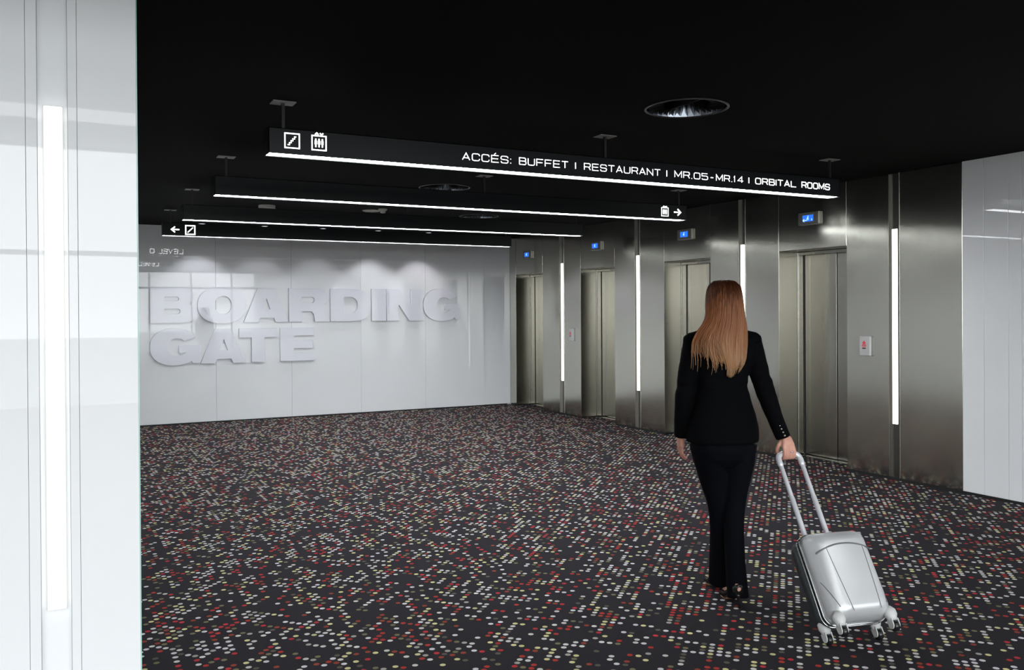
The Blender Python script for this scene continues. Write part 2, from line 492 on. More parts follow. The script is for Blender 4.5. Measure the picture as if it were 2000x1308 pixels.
# ---- lift doors, one complete recess each
for i, (d0, d1) in enumerate(DOORS):
    dr = empty('door_%d' % (i + 1), (7.2, (d0 + d1) / 2, 0)); struct(dr)
    def part(n, m, *a, bevel=.0015):
        o = new_box(n, m, dr, *a, bevel=bevel); local(dr, o); return o
    XJ, XD = 7.14, 7.235
    part('reveal', M_STEEL_DOOR, X_LIFT + .003, XJ, d1, d1 + .02, .02, Z_HEAD)
    part('reveal', M_STEEL_DOOR, X_LIFT + .003, XJ, d0 - .02, d0, .02, Z_HEAD)
    part('soffit', M_STEEL_DOOR, X_LIFT + .003, XD + .03, d0 - .02, d1 + .02, Z_HEAD, Z_HEAD + .02)
    part('jamb', M_STEEL_TRIM, XJ + .004, XJ + .016, d1 - .004, d1 + .022, .02, Z_HEAD - .004)
    part('jamb', M_STEEL_DOOR, XJ + .02, XD, d1 - .006, d1 + .02, .02, Z_HEAD - .004)
    part('jamb', M_STEEL_DOOR, XJ + .004, XD, d0 - .02, d0 + .006, .02, Z_HEAD - .004)
    part('head_frame', M_STEEL_DOOR, XJ + .004, XD - .004, d0 + .006, d1 - .006, Z_HEAD - .035, Z_HEAD - .003)
    seam = d1 - (d1 - d0) * .50
    lo = part('door_leaf', M_STEEL_DOOR, XD, XD + .02, seam + .002, d1 - .022, .015, Z_HEAD - .01)
    lo2 = part('door_leaf', M_STEEL_DOOR, XD + .008, XD + .028, d0 + .004, seam - .004, .015, Z_HEAD - .01)
    part('door_shadow_gap', M_DARK_GAP, XD + .03, XD + .045, d0 - .02, d1 + .02, 0, Z_HEAD, bevel=0)
    part('sill', M_STEEL_TRIM, XJ, XD + .03, d0, d1, 0, .008, bevel=0)

# ---- skirtings: dark recessed gap under the wall sheets
struct(new_box('baseboard_back', M_BLACK, None, -.2, 6.8, Y_BACK + .012, Y_BACK + .034, 0, .019))
struct(new_box('baseboard_pier', M_BLACK, None, X_LOBBY, PX - .012, PY + .012, PY + .034, 0, .019))
for n_, (a, b) in enumerate([(YN - 14, 6.083), (6.992, 8.105), (8.998, 10.12), (11.012, 12.16), (13.08, Y_BACK)]):
    struct(new_box('baseboard_right_%d' % (n_ + 1), M_BLACK, None, X_LIFT + .003, X_LIFT + .02, max(a, Y_GLASS), b, 0, .024))

# ------------------------------------------------------------------ vertical wall lamps
def wall_lamp(loc_empty, boxes, label, group):
    t = empty('wall_lamp', loc_empty); tag(t, label, 'wall lamp', group)
    for n, m, a, bv in boxes:
        o = new_box(n, m, t, *a, bevel=bv); local(t, o)
LG = 'lit vertical strips in the steel lift wall'
labs = ['lit vertical wall strip farthest away, beside the first lift from the white back wall',
        'lit vertical wall strip between the second and third lifts from the back wall',
        'lit vertical wall strip directly behind the head of the walking woman',
        'nearest lit vertical strip on the steel wall, right of the small red call box']
for (c0, c1), lb in zip(CHANNELS, labs):
    c = (c0 + c1) / 2
    wall_lamp((X_LIFT, c, .52), [
        ('diffuser', M_STRIP, (X_LIFT + .001, X_LIFT + .018, c - .0245, c + .0245, .522, 2.33), .001),
        ('lamp_body', M_STEEL_TRIM, (X_LIFT + .012, X_LIFT + .021, c - .030, c + .030, .518, 2.334), 0)], lb, LG)
c = (CH0 + CH1) / 2 + .002
wall_lamp((c, PY + .03, .52), [
    ('diffuser', M_STRIP_PIER, (c - .0295, c + .0295, PY + .006, PY + .024, .52, 2.33), .001),
    ('lamp_body', M_OFFWHITE, (c - .032, c + .032, PY + .020, PY + .029, .516, 2.334), 0)],
    'tall lit vertical strip set in the glossy white pier at the left edge', None)

# ------------------------------------------------------------------ lift displays and call boxes
def ribbons(bm, lines, t, y0, y1, close=()):
    """flat strokes in XZ, thickness t, as shallow prisms from y0 to y1; lines: lists of (x,z)"""
    for li, L in enumerate(lines):
        P = [Vector((p[0], p[1])) for p in L]
        cyc = (P[0] - P[-1]).length < 1e-6 and len(P) > 2
        if cyc: P = P[:-1]
        n = len(P); A, B = [], []
        for i in range(n):
            pr = P[(i - 1) % n] if (cyc or i > 0) else None
            nx = P[(i + 1) % n] if (cyc or i < n - 1) else None
            d1 = (P[i] - pr).normalized() if pr is not None else None
            d2 = (nx - P[i]).normalized() if nx is not None else None
            if d1 is None: d1 = d2
            if d2 is None: d2 = d1
            n1 = Vector((-d1.y, d1.x)); n2 = Vector((-d2.y, d2.x))
            m_ = (n1 + n2)
            m_ = m_.normalized() if m_.length > 1e-6 else n1
            k_ = 1 / max(.45, m_.dot(n1))
            A.append(P[i] + m_ * t / 2 * k_); B.append(P[i] - m_ * t / 2 * k_)
        V = [[bm.verts.new((q.x, y, q.y)) for q in S] for y in (y0, y1) for S in (A, B)]
        a0, b0, a1, b1 = V
        rng = range(n if cyc else n - 1)
        for i in rng:
            j = (i + 1) % n
            bm.faces.new((a0[i], a0[j], b0[j], b0[i])); bm.faces.new((a1[j], a1[i], b1[i], b1[j]))
            bm.faces.new((a0[j], a0[i], a1[i], a1[j])); bm.faces.new((b0[i], b0[j], b1[j], b1[i]))
        if not cyc:
            bm.faces.new((a0[0], b0[0], b1[0], a1[0])); bm.faces.new((b0[-1], a0[-1], a1[-1], b1[-1]))

def rot_to_lift(bm, yc, z0, x):
    """XZ drawing facing -Y -> plate facing -X; drawing right is toward smaller Y"""
    for v in bm.verts:
        X, Y, Z = v.co
        v.co = (x + Y, yc - X, z0 + Z)

dl = ['blue lit floor display above the lift nearest the white back wall',
      'blue lit floor display above the second lift from the back wall',
      'blue lit floor display above the lift left of the woman\'s head',
      'blue lit floor display with a white arrow, above the nearest lift']
for i, (d0, d1) in enumerate(DOORS):
    yc = d1 - .447; zc = 2.528
    t = empty('floor_display', (X_LIFT, yc, zc)); tag(t, dl[i], 'display', 'floor displays above the lifts')
    o1 = new_box('case', M_BOX_METAL, t, X_LIFT - .032, X_LIFT + .001, yc - .138, yc + .138, zc - .063, zc + .063, bevel=.004)
    o2 = new_box('screen', M_SCREEN, t, X_LIFT - .034, X_LIFT - .030, yc - .068, yc + .075, zc - .032, zc + .034)
    marks = [('digit', [[(.008, -.006), (-.016, -.006), (.002, .024), (.002, -.018)]], .006)]
    if i == 3:
        marks += [('arrow', [[(-.066, -.018), (-.012, -.018)], [(-.052, -.004), (-.068, -.018), (-.052, -.032)]], .0065),
                  ('cursor_bar', [[(.05, -.006), (.05, -.026)]], .006)]
    for mn, lines, th in marks:
        bm = bmesh.new(); ribbons(bm, lines, th, -.0015, 0)
        rot_to_lift(bm, yc, zc, X_LIFT - .034)
        local(t, mesh_obj(mn, bm, M_SCREEN_TXT, t))
    local(t, o1, o2)

cl = ['small grey lift call box with a red symbol on the nearest steel panel',
      'small grey lift call box between the two farthest lifts']
for (yc, zc), lb in zip([(5.845, 1.237), (11.26, 1.237)], cl):
    t = empty('call_box', (X_LIFT, yc, zc)); tag(t, lb, 'call box', 'lift call boxes')
    o1 = new_box('case', M_BOX_LIGHT, t, X_LIFT - .028, X_LIFT + .001, yc - .064, yc + .064, zc - .094, zc + .094, bevel=.005)
    bm = bmesh.new()
    for dz, hw in ((.022, .014), (.0, .020)):      # stacked red arrow shapes
        ribbons(bm, [[(-hw, dz - .004), (0, dz + .012), (hw, dz - .004), (-hw, dz - .004)]], .009, -.002, 0)
    ribbons(bm, [[(-.02, -.016), (.02, -.016)]], .008, -.002, 0)
    rot_to_lift(bm, yc + .008, zc + .01, X_LIFT - .028)
    o2 = mesh_obj('red_symbol', bm, M_RED, t)
    bm = bmesh.new(); ribbons(bm, [[(-.02, -.032), (.02, -.032)]], .011, -.002, 0); rot_to_lift(bm, yc + .008, zc + .01, X_LIFT - .028)
    o3 = mesh_obj('key_slot', bm, M_DARK, t)
    local(t, o1, o2, o3)

# ------------------------------------------------------------------ stroke lettering (wide square letterforms), unit height, width w
def rrect(x0, x1, z0, z1, r, a0=0, a1=360, n=4):
    pts = []
    for cx, cz, s in ((x1 - r, z1 - r, 0), (x0 + r, z1 - r, 90), (x0 + r, z0 + r, 180), (x1 - r, z0 + r, 270)):
        for k_ in range(n + 1):
            t = math.radians(s + 90 * k_ / n)
            pts.append((cx + r * math.cos(t), cz + r * math.sin(t)))
    return pts
def glyph(c, w=1.15):
    r = .26
    R4 = rrect(0, w, 0, 1, r)
    tr, tl, bl, br = R4[0:5], R4[5:10], R4[10:15], R4[15:20]
    g = {
        'A': [[(0, 0), (w / 2, 1), (w, 0)], [(w * .19, .3), (w * .81, .3)]],
        'B': [[(0, 0), (0, 1), (w * .80, 1), (w * .95, .9), (w * .95, .62), (w * .8, .52), (0, .52)], [(w * .8, .52), (w, .42), (w, .12), (w * .85, 0), (0, 0)]],
        'C': [[(w, .72)] + tr + tl + bl + br + [(w, .28)]],
        'E': [[(w, 1), (0, 1), (0, 0), (w, 0)], [(0, .52), (w * .92, .52)]],
        'F': [[(w, 1), (0, 1), (0, 0)], [(0, .50), (w * .9, .50)]],
        'I': [[(0, 0), (0, 1)]],
        'L': [[(0, 1), (0, 0), (w, 0)]],
        'M': [[(0, 0), (0, 1), (w * .5, .18), (w, 1), (w, 0)]],
        'N': [[(0, 0), (0, 1), (w, 0), (w, 1)]],
        'O': [R4 + [R4[0]]],
        '0': [R4 + [R4[0]]],
        'R': [[(0, 0), (0, 1), (w * .82, 1), (w * .98, .88), (w * .98, .58), (w * .82, .46), (0, .46)], [(w * .72, .46), (w, .0)]],
        'S': [[(w, .76)] + tr[1:] + tl + [(0, .62), (.12, .53), (w - .12, .47), (w, .38)] + list(reversed(br)) [::-1][0:0] + [(w, .24), (w - .08, .05), (w - .26, 0)] + [(.26, 0), (.08, .05), (0, .24)]],
        'T': [[(0, 1), (w, 1)], [(w / 2, 1), (w / 2, 0)]],
        'U': [[(0, 1)] + bl + br + [(w, 1)]],
        'V': [[(0, 1), (w / 2, 0), (w, 1)]],
        'X': [[(0, 0), (w, 1)], [(0, 1), (w, 0)]],
        '1': [[(0, .75), (w * .35, 1), (w * .35, 0)]],
        '4': [[(w, .27), (0, .27), (w * .75, 1), (w * .75, 0)]],
        '5': [[(w * .95, 1), (0, 1), (0, .58), (w * .8, .6), (w, .46), (w, .12), (w * .84, 0), (w * .12, 0), (0, .14)]],
        '-': [[(0, .42), (.35, .42)]],
        '.': [[(0, 0), (.1, 0)]],
        ':': [[(0, .06), (.1, .06)], [(0, .66), (.1, .66)]],
        '|': [[(0, .02), (0, .98)]],
        '<': [],
    }
    return g[c]
WID = {'I': .0, '|': .0, '-': .35, '.': .1, ':': .1, '1': .45, 'M': 1.3, ' ': .75}
def lay_text(txt, x0, x1, w=1.15, gap=.40):
    """returns (char, x, scale_x) fitted between x0 and x1"""
    units = []
    x = 0
    for ch in txt:
        wd = WID.get(ch, w)
        units.append((ch, x, wd)); x += wd + (gap if ch != ' ' else 0)
    tot = x - gap
    return units, tot

def text_parts(parent, txt, x0, x1, z0, h, yf, th=.12, flip=False, off=.0015, m_=None):
    m_ = m_ or M_SIGN_LIT
    units, tot = lay_text(txt, x0, x1)
    sx = (x1 - x0) / tot
    for ch, x, wd in units:
        if ch == ' ': continue
        base = 'E' if ch == 'É' else ch
        L = [[(p[0] * sx / h, p[1]) for p in l] for l in glyph(base, wd if wd else 1)]
        if ch == 'É': L = L + [[(.45, 1.14), (.72, 1.36)]]
        bm = bmesh.new()
        L2 = []
        for l in L:
            q = []
            for px_, pz_ in l:
                X = x0 + x * sx + px_ * h
                if flip: X = x0 + x1 - X
                q.append((X, z0 + pz_ * h))
            L2.append(q)
        if ch == ':':
            for l in L2:
                b2_ = bmesh.new(); ribbons(b2_, [l], th * h, yf - off, yf + off)
                local(parent, mesh_obj('colon_dot', b2_, m_, parent))
            bm.free(); continue
        ribbons(bm, L2, th * h, yf - off, yf + off)
        o = mesh_obj('letter', bm, m_, parent); local(parent, o)

# ------------------------------------------------------------------ hanging beam signs
B0, B1, ZB0, ZB1, BD = 1.105, 5.84, 2.535, 2.688, .125
def stairs_icon(bm, x, z, s, y):
    t = s * .085
    ribbons(bm, [[(x, z), (x + s, z), (x + s, z + s), (x, z + s), (x, z)]], t, y - .0015, y + .0015)
    k_ = s / 7.0
    q = [(x + 1.3 * k_, z + 1.5 * k_), (x + 2.2 * k_, z + 1.5 * k_)]
    cx, cz = q[-1]
    for _ in range(4):
        cz += k_; q.append((cx, cz)); cx += k_ * .82; q.append((cx, cz))
    ribbons(bm, [q], t * .8, y - .0015, y + .0015)
def lift_icon(bm, x, z, s, y, chevrons=True):
    t = s * .085
    ribbons(bm, [[(x, z), (x + s, z), (x + s, z + s), (x, z + s), (x, z)]], t, y - .0015, y + .0015)
    for i in (-1, 0, 1):
        c_ = x + s / 2 + i * s * .235
        ribbons(bm, [[(c_, z + .2 * s), (c_, z + .42 * s)]], s * .09, y - .0015, y + .0015)
        ribbons(bm, [[(c_, z + .40 * s), (c_, z + .66 * s)]], s * .16, y - .0015, y + .0015)
        ribbons(bm, [[(c_, z + .69 * s), (c_, z + .80 * s)]], s * .10, y - .0015, y + .0015)
    if chevrons:
        ribbons(bm, [[(x + .22 * s, z + 1.08 * s), (x + .34 * s, z + 1.2 * s), (x + .46 * s, z + 1.08 * s)]], t, y - .0015, y + .0015)
        ribbons(bm, [[(x + .56 * s, z + 1.2 * s), (x + .68 * s, z + 1.08 * s), (x + .80 * s, z + 1.2 * s)]], t, y - .0015, y + .0015)
def arrow_icon(bm, x, z, s, y, d):
    t = s * .16
    x0, x1 = (x, x + s) if d > 0 else (x + s, x)
    ribbons(bm, [[(x0, z), (x1 - d * s * .1, z)]], t, y - .0015, y + .0015)
    ribbons(bm, [[(x1 - d * s * .45, z + s * .38), (x1, z), (x1 - d * s * .45, z - s * .38)]], t, y - .0015, y + .0015)

beams = [
    (5.24, 'long black beam sign nearest the camera, lettered with buffet and restaurant directions'),
    (7.26, 'second hanging black beam, lift symbol and right arrow at its right end'),
    (9.30, 'third hanging black beam, without any symbol on its front'),
    (11.25, 'farthest hanging black beam, left arrow and stairs symbol at its left end')]
for i, (Y, lb) in enumerate(beams):
    t = empty('hanging_sign', ((B0 + B1) / 2, Y + BD / 2, ZB1)); tag(t, lb, 'sign', 'black beam signs hung under the ceiling')
    bm = bmesh.new()
    # channel section open below, with folded lips
    box(bm, B0, B1, Y, Y + .004, ZB0, ZB1); box(bm, B0, B1, Y + BD - .004, Y + BD, ZB0, ZB1)
    box(bm, B0, B1, Y, Y + BD, ZB1 - .004, ZB1)
    box(bm, B0, B0 + .004, Y, Y + BD, ZB0, ZB1); box(bm, B1 - .004, B1, Y, Y + BD, ZB0, ZB1)
    o = mesh_obj('housing', bm, M_BEAM, t); local(t, o)
    o = new_box('diffuser', M_DIFFUSER, t, B0 + .006, B1 - .006, Y + .006, Y + BD - .006, ZB0 + .004, ZB0 + .012); local(t, o)
    o = new_box('centre_rib', M_PLATE, t, B0 + .006, B1 - .006, Y + BD * .42, Y + BD * .45, ZB0 - .002, ZB0 + .004); local(t, o)
    for rx in (1.20, 3.51, 5.77):
        o = new_box('hanger_rod', M_ROD, t, rx - .009, rx + .009, Y + .035, Y + .053, ZB1, Z_CEIL - .004); local(t, o)
        pl = new_box('ceiling_plate', M_PLATE, o, rx - .068, rx + .068, Y - .01, Y + .094, Z_CEIL - .006, Z_CEIL - .0005)
        local(t, pl)
        pl.matrix_parent_inverse = Matrix.Identity(4)
    yf = Y - .001
    if i == 0:
        bm = bmesh.new(); stairs_icon(bm, 1.200, 2.573, .086, yf); o = mesh_obj('stairs_pictogram', bm, M_SIGN_LIT, t); local(t, o)
        bm = bmesh.new(); lift_icon(bm, 1.363, 2.573, .086, yf); o = mesh_obj('lift_pictogram', bm, M_SIGN_LIT, t); local(t, o)
        for tx, xa, xb, th in (('ACCÉS:', 2.36, 2.72, .105), ('BUFFET', 2.785, 3.17, .11), ('|', 3.232, 3.24, .13), ('RESTAURANT', 3.305, 3.970, .10),
                           ('|', 4.03, 4.04, .13), ('MR.05', 4.105, 4.42, .105), ('-', 4.450, 4.474, .14), ('MR.14', 4.505, 4.775, .105), ('|', 4.835, 4.84, .13), ('ORBITAL', 4.905, 5.34, .14), ('ROOMS', 5.405, 5.72, .15)):
            if tx == '|':
                bm = bmesh.new(); ribbons(bm, [[(xa, 2.588), (xa, 2.632)]], .006, yf - .0015, yf + .0015)
                o = mesh_obj('divider', bm, M_SIGN_LIT, t); local(t, o)
            else:
                text_parts(t, tx, xa, xb, 2.588, .045, yf, th)
    if i == 1:
        bm = bmesh.new(); lift_icon(bm, 5.515, 2.566, .085, yf); o = mesh_obj('lift_pictogram', bm, M_SIGN_LIT, t); local(t, o)
        bm = bmesh.new(); arrow_icon(bm, 5.675, 2.612, .085, yf, 1); o = mesh_obj('arrow', bm, M_SIGN_LIT, t); local(t, o)
    if i == 3:
        bm = bmesh.new(); arrow_icon(bm, 1.205, 2.610, .09, yf, -1); o = mesh_obj('arrow', bm, M_SIGN_LIT, t); local(t, o)
        bm = bmesh.new(); s = .105; x, z = 1.368, 2.557
        ribbons(bm, [[(x, z), (x + s, z), (x + s, z + s), (x, z + s), (x, z)]], .014, yf - .0015, yf + .0015)
        ribbons(bm, [[(x + .022, z + .022), (x + s - .022, z + s - .022)]], .012, yf - .0015, yf + .0015)
        o = mesh_obj('stairs_pictogram', bm, M_SIGN_LIT, t); local(t, o)
    if i in (3, 1):     # lettering on the far side, seen mirrored in the glossy back wall
        text_parts(t, 'LEVEL 0', 1.30, 1.80, 2.575, .07, Y + BD + .001, .17, flip=True, m_=M_SIGN_BACK)

# ------------------------------------------------------------------ ceiling fittings
vl = ['nearest round recessed ceiling fitting with fins, above the lettered beam sign',
      'round recessed ceiling fitting between the first and second beam signs',
      'round recessed ceiling fitting behind the farthest beams, near the back wall',
      'round recessed ceiling fitting in front of the farthest lifts']
for (cx, cy), lb in zip(VENTS, vl):
    t = empty('recessed_ceiling_fitting', (cx, cy, Z_CEIL)); tag(t, lb, 'ceiling fitting', 'round recessed ceiling fittings')
    bm = bmesh.new(); lathe(bm, (cx, cy), [(VENT_R + .012, Z_CEIL - .004), (VENT_R - .002, Z_CEIL - .006), (VENT_R - .004, Z_CEIL + .01), (VENT_R + .012, Z_CEIL - .0005)], 48, True)
    o1 = mesh_obj('trim_ring', bm, M_VENT, t, True)
    bm = bmesh.new(); lathe(bm, (cx, cy), [(VENT_R - .003, Z_CEIL), (VENT_R - .02, Z_CEIL + .10), (.15, Z_CEIL + .2), (.06, Z_CEIL + .235), (.001, Z_CEIL + .24)], 36)
    o2 = mesh_obj('reflector', bm, M_FACET, t, False)
    local(t, o1, o2)
    n = 36
    fin_me = None
    for k in range(n):
        a = 2 * PI * k / n
        if fin_me is None:
            bm = bmesh.new()
            v = [bm.verts.new(q) for q in ((.15, -.001, .02), (.235, -.001, .005), (.235, -.001, .10), (.15, -.001, .17), (.15, .001, .02), (.235, .001, .005), (.235, .001, .10), (.15, .001, .17))]
            for q in ((0, 1, 2, 3), (7, 6, 5, 4), (0, 4, 5, 1), (1, 5, 6, 2), (2, 6, 7, 3), (3, 7, 4, 0)): bm.faces.new([v[j] for j in q])
            bmesh.ops.recalc_face_normals(bm, faces=bm.faces)
            fin_me = bpy.data.meshes.new('fin'); bm.to_mesh(fin_me); bm.free(); fin_me.materials.append(M_VENT)
        f = bpy.data.objects.new('fin', fin_me); link(f, t); f.rotation_euler = (0, 0, a)
    o = new_box('divider_plate', M_VENT, t, cx - .012, cx - .008, cy - .15, cy + .15, Z_CEIL + .02, Z_CEIL + .19); local(t, o)
    bm = bmesh.new(); disc(bm, (cx + .03, cy), .05, .035, Z_CEIL + .07, Z_CEIL + .23, 20)
    o = mesh_obj('lamp_holder', bm, M_CHROME, t, True); local(t, o)

M_DOWN = emit('lit_downlight_lens', (.9, .92, 1.0), 1.6)
for k, dx in enumerate((1.773, 2.633, 3.489, 4.344, 5.176)):
    nm = ['leftmost', 'second from left', 'middle', 'second from right', 'rightmost'][k]
    t = empty('downlight', (dx, 12.81, Z_CEIL)); tag(t, nm + ' of the five small round downlights along the back wall', 'downlight', 'small downlights along the back wall')
    bm = bmesh.new(); lathe(bm, (dx, 12.81), [(.050, Z_CEIL - .006), (.038, Z_CEIL - .008), (.036, Z_CEIL - .001), (.05, Z_CEIL - .001)], 24, True)
    o1 = mesh_obj('trim_ring', bm, M_OFFWHITE, t, True)
    bm = bmesh.new(); disc(bm, (dx, 12.81), .036, .036, Z_CEIL - .006, Z_CEIL - .002, 24)
    o2 = mesh_obj('lens', bm, M_DOWN, t); local(t, o1, o2)
    l = bpy.data.lights.new('downlight_beam', 'SPOT'); l.energy = SPOT_W * (1.0 if k in (0, 3, 4) else .35); l.spot_size = math.radians(92); l.spot_blend = .45
    l.color = (.93, .92, 1.0); l.shadow_soft_size = .03
    lo = bpy.data.objects.new('downlight_beam', l); COL.objects.link(lo); lo.location = (dx, 12.81, Z_CEIL - .02)
    lo.rotation_euler = (math.radians(6), 0, 0)

def detector(name, lb, cat, c, prof, mat_, extra=None):
    t = empty(name, (c[0], c[1], Z_CEIL)); tag(t, lb, cat)
    bm = bmesh.new(); lathe(bm, c, prof, 28, True); o = mesh_obj('base', bm, mat_, t, False); local(t, o)
    if extra:
        bm = bmesh.new(); lathe(bm, c, extra, 24, True); o = mesh_obj('sensor_head', bm, mat_, t, False); local(t, o)
ZC = Z_CEIL
detector('ceiling_loudspeaker', 'pale round ceiling unit between the second and third beams, left', 'detector', (2.16, 10.37),
         [(.001, ZC - .04), (.09, ZC - .04), (.096, ZC - .034), (.096, ZC - .001), (.001, ZC - .001)], M_OFFWHITE, [(.001, ZC - .046), (.05, ZC - .046), (.055, ZC - .04), (.001, ZC - .04)])
detector('smoke_detector', 'pale smoke detector between the second and third beams, right one', 'detector', (3.50, 10.14),
         [(.001, ZC - .02), (.05, ZC - .02), (.055, ZC - .001), (.001, ZC - .001)], M_OFFWHITE, [(.001, ZC - .055), (.03, ZC - .05), (.038, ZC - .02), (.001, ZC - .02)])
detector('ceiling_disc', 'flat pale disc on the ceiling beside the right smoke detector', 'ceiling fitting', (3.43, 10.36),
         [(.001, ZC - .012), (.10, ZC - .01), (.115, ZC - .001), (.001, ZC - .001)], M_OFFWHITE)

# ------------------------------------------------------------------ raised wall letters
def arc(cx, cy, rx, ry, a0, a1, n=14, p=2.0):
    out = []
    for k_ in range(n + 1):
        t = math.radians(a0 + (a1 - a0) * k_ / n); c_, s_ = math.cos(t), math.sin(t)
        out.append((cx + rx * math.copysign(abs(c_) ** (2 / p), c_), cy + ry * math.copysign(abs(s_) ** (2 / p), s_)))
    return out
def letter_outline(ch):
    if ch == 'B':
        return [[(0, 0), (0, 1)] + arc(.66, .76, .29, .24, 90, -60, 10, 2.4) + arc(.68, .27, .32, .27, 60, -90, 12, 2.4),
                [(.31, .615), (.31, .745)] + arc(.56, .68, .065, .065, 90, -90, 6), [(.31, .257), (.31, .40)] + arc(.585, .3285, .07, .0715, 90, -90, 6)]
    if ch == 'O':
        return [arc(.5, .5, .5, .53, 0, 348, 30, 2.25), arc(.52, .505, .172, .262, 0, 345, 22, 2.2)]
    if ch == 'A':
        return [[(0, 0), (.315, 1), (.685, 1), (1, 0), (.71, 0), (.675, .12), (.36, .12), (.325, 0)], [(.425, .378), (.51, .70), (.597, .378)]]
    if ch == 'R':
        return [[(0, 0), (0, 1)] + arc(.70, .74, .27, .26, 90, -70, 10, 2.5) + [(.90, .47), (.955, .38), (.965, .15), (1.0, 0), (.64, 0), (.615, .22), (.56, .31), (.32, .31), (.32, 0)],
                [(.31, .56), (.31, .745)] + arc(.56, .652, .07, .0925, 90, -90, 8)]
    if ch == 'D':
        return [[(0, 0), (0, 1)] + arc(.55, .5, .45, .5, 90, -90, 20, 2.4), [(.33, .25), (.33, .745)] + arc(.46, .4975, .205, .2475, 90, -90, 12, 2.3)]
    if ch == 'I':
        return [[(0, 0), (0, 1), (1, 1), (1, 0)]]
    if ch == 'N':
        return [[(0, 0), (0, 1), (.36, 1), (.67, .49), (.67, 1), (1, 1), (1, 0), (.62, 0), (.33, .51), (.33, 0)]]
    if ch == 'G':
        return [arc(.49, .5, .49, .53, 28, 312, 30, 2.25) + [(.865, .025), (1, .025), (1, .53), (.58, .53), (.58, .335), (.72, .335)]
                + arc(.545, .49, .185, .255, 315, 42, 16, 2.2)]
    if ch == 'T':
        return [[(0, 1), (1, 1), (1, .73), (.675, .73), (.675, 0), (.325, 0), (.325, .73), (0, .73)]]
    if ch == 'E':
        return [[(0, 0), (0, 1), (1, 1), (1, .765), (.40, .765), (.40, .625), (.97, .625), (.97, .385), (.40, .385), (.40, .24), (1.02, .24), (1.02, 0)]]
def big_letter(ch, x0, x1, z0, h, label):
    cu = bpy.data.curves.new('wall_letter', 'CURVE'); cu.dimensions = '2D'; cu.fill_mode = 'BOTH'
    cu.extrude = .017; cu.bevel_depth = .0015; cu.bevel_resolution = 0; cu.offset = -.0015
    for poly in letter_outline(ch):
        s = cu.splines.new('POLY'); s.points.add(len(poly) - 1); s.use_cyclic_u = True
        for q, (px_, pz_) in zip(s.points, poly): q.co = (px_ * (x1 - x0), pz_ * h, 0, 1)
    tmp = bpy.data.objects.new('tmp', cu); COL.objects.link(tmp)
    bpy.context.view_layer.update()
    me = bpy.data.meshes.new_from_object(tmp.evaluated_get(bpy.context.evaluated_depsgraph_get()))
    bpy.data.objects.remove(tmp); bpy.data.curves.remove(cu)
    me.transform(Matrix.Rotation(PI / 2, 4, 'X'))
    me.name = 'wall_letter'; me.materials.clear(); me.materials.append(M_LETTER)
    o = link(bpy.data.objects.new('wall_letter', me)); o.location = (x0, Y_BACK - .028, z0)
    # spacer pins that carry the letter off the glass
    bm = bmesh.new()
    for fx in (.12, .88) if ch not in 'TI' else (.45, .55):
        for fz in (.14, .86):
            if ch == 'A' and fz > .5: fx2 = .4 + .2 * (fx > .5)
            elif ch == 'G' and fx > .5 and fz > .5: fx2 = .62
            else: fx2 = fx
            xx, zz = fx2 * (x1 - x0), fz * h
            box(bm, xx - .006, xx + .006, .005, .0275, zz - .006, zz + .006)
    mesh_obj('spacer_pins', bm, M_BOX_METAL, o)
    tag(o, label, 'letter', 'large raised white letters on the back wall')
L1 = [('B', 1.125, 1.741, 'first of the upper word'), ('O', 1.762, 2.445, 'second of the upper word'), ('A', 2.408, 3.062, 'in the upper word'),
      ('R', 3.074, 3.692, 'fourth of the upper word'), ('D', 3.712, 4.366, 'fifth of the upper word'), ('I', 4.375, 4.612, 'narrow, in the upper word'),
      ('N', 4.621, 5.241, 'next to last of the upper word'), ('G', 5.25, 5.906, 'ending the upper word')]
L2 = [('G', 1.119, 1.783, 'starting the lower word'), ('A', 1.797, 2.438, 'second of the lower word'), ('T', 2.342, 2.887, 'third of the lower word'), ('E', 2.94, 3.453, 'ending the lower word')]
for i, (ch, a, b, d) in enumerate(L1):
    big_letter(ch, a, b, 1.458, .506, 'large white raised capital %s, %s' % (ch, d))
for i, (ch, a, b, d) in enumerate(L2):
    big_letter(ch, a, b, .866, .500, 'large white raised capital %s, %s' % (ch, d))

# ------------------------------------------------------------------ suitcase (tilted on its two rear wheels)
M_SHELL = mat('silver_hard_shell', (.62, .64, .65), .34, .35, Coat_Weight=.35, Coat_Roughness=.12)
colour_noise(M_SHELL, 3, (.60, .62, .63), (.66, .68, .69))
M_SHELL_SHADE = mat('silver_shell_painted_shade', (.035, .045, .048), .3, .3, Coat_Weight=.3, Coat_Roughness=.1)  # same silver shell on its shaded side, the shade put into the colour
M_RAIL = mat('bright_case_rail', (.62, .64, .65), .22, .9)
M_GROOVE = mat('groove_shadow_line', (.16, .17, .17), .4, .5)
M_WHEEL = mat('black_wheel', (.012, .012, .013), .25)
M_FORK = mat('pale_grey_wheel_housing', (.58, .59, .58), .4)
M_HANDLE = mat('silver_telescopic_tube', (.74, .76, .80), .35, .3)

BU = Vector((0.97308, -0.23047, 0)); BM = Vector((3.343, 2.9265, 0))
BL = (Vector((3.474, 3.480, .815)) - BM).normalized()
BL = (BL - BU * BL.dot(BU)).normalized()
BN = BU.cross(BL)                       # out of the front shell, up and towards the camera
bag = empty('suitcase', BM)
RM = Matrix((BU, -BN, BL)).transposed().to_4x4(); RM.translation = BM
bag.matrix_world = RM
tag(bag, 'silver hard-shell cabin suitcase pulled tilted on wheels by the woman', 'suitcase')

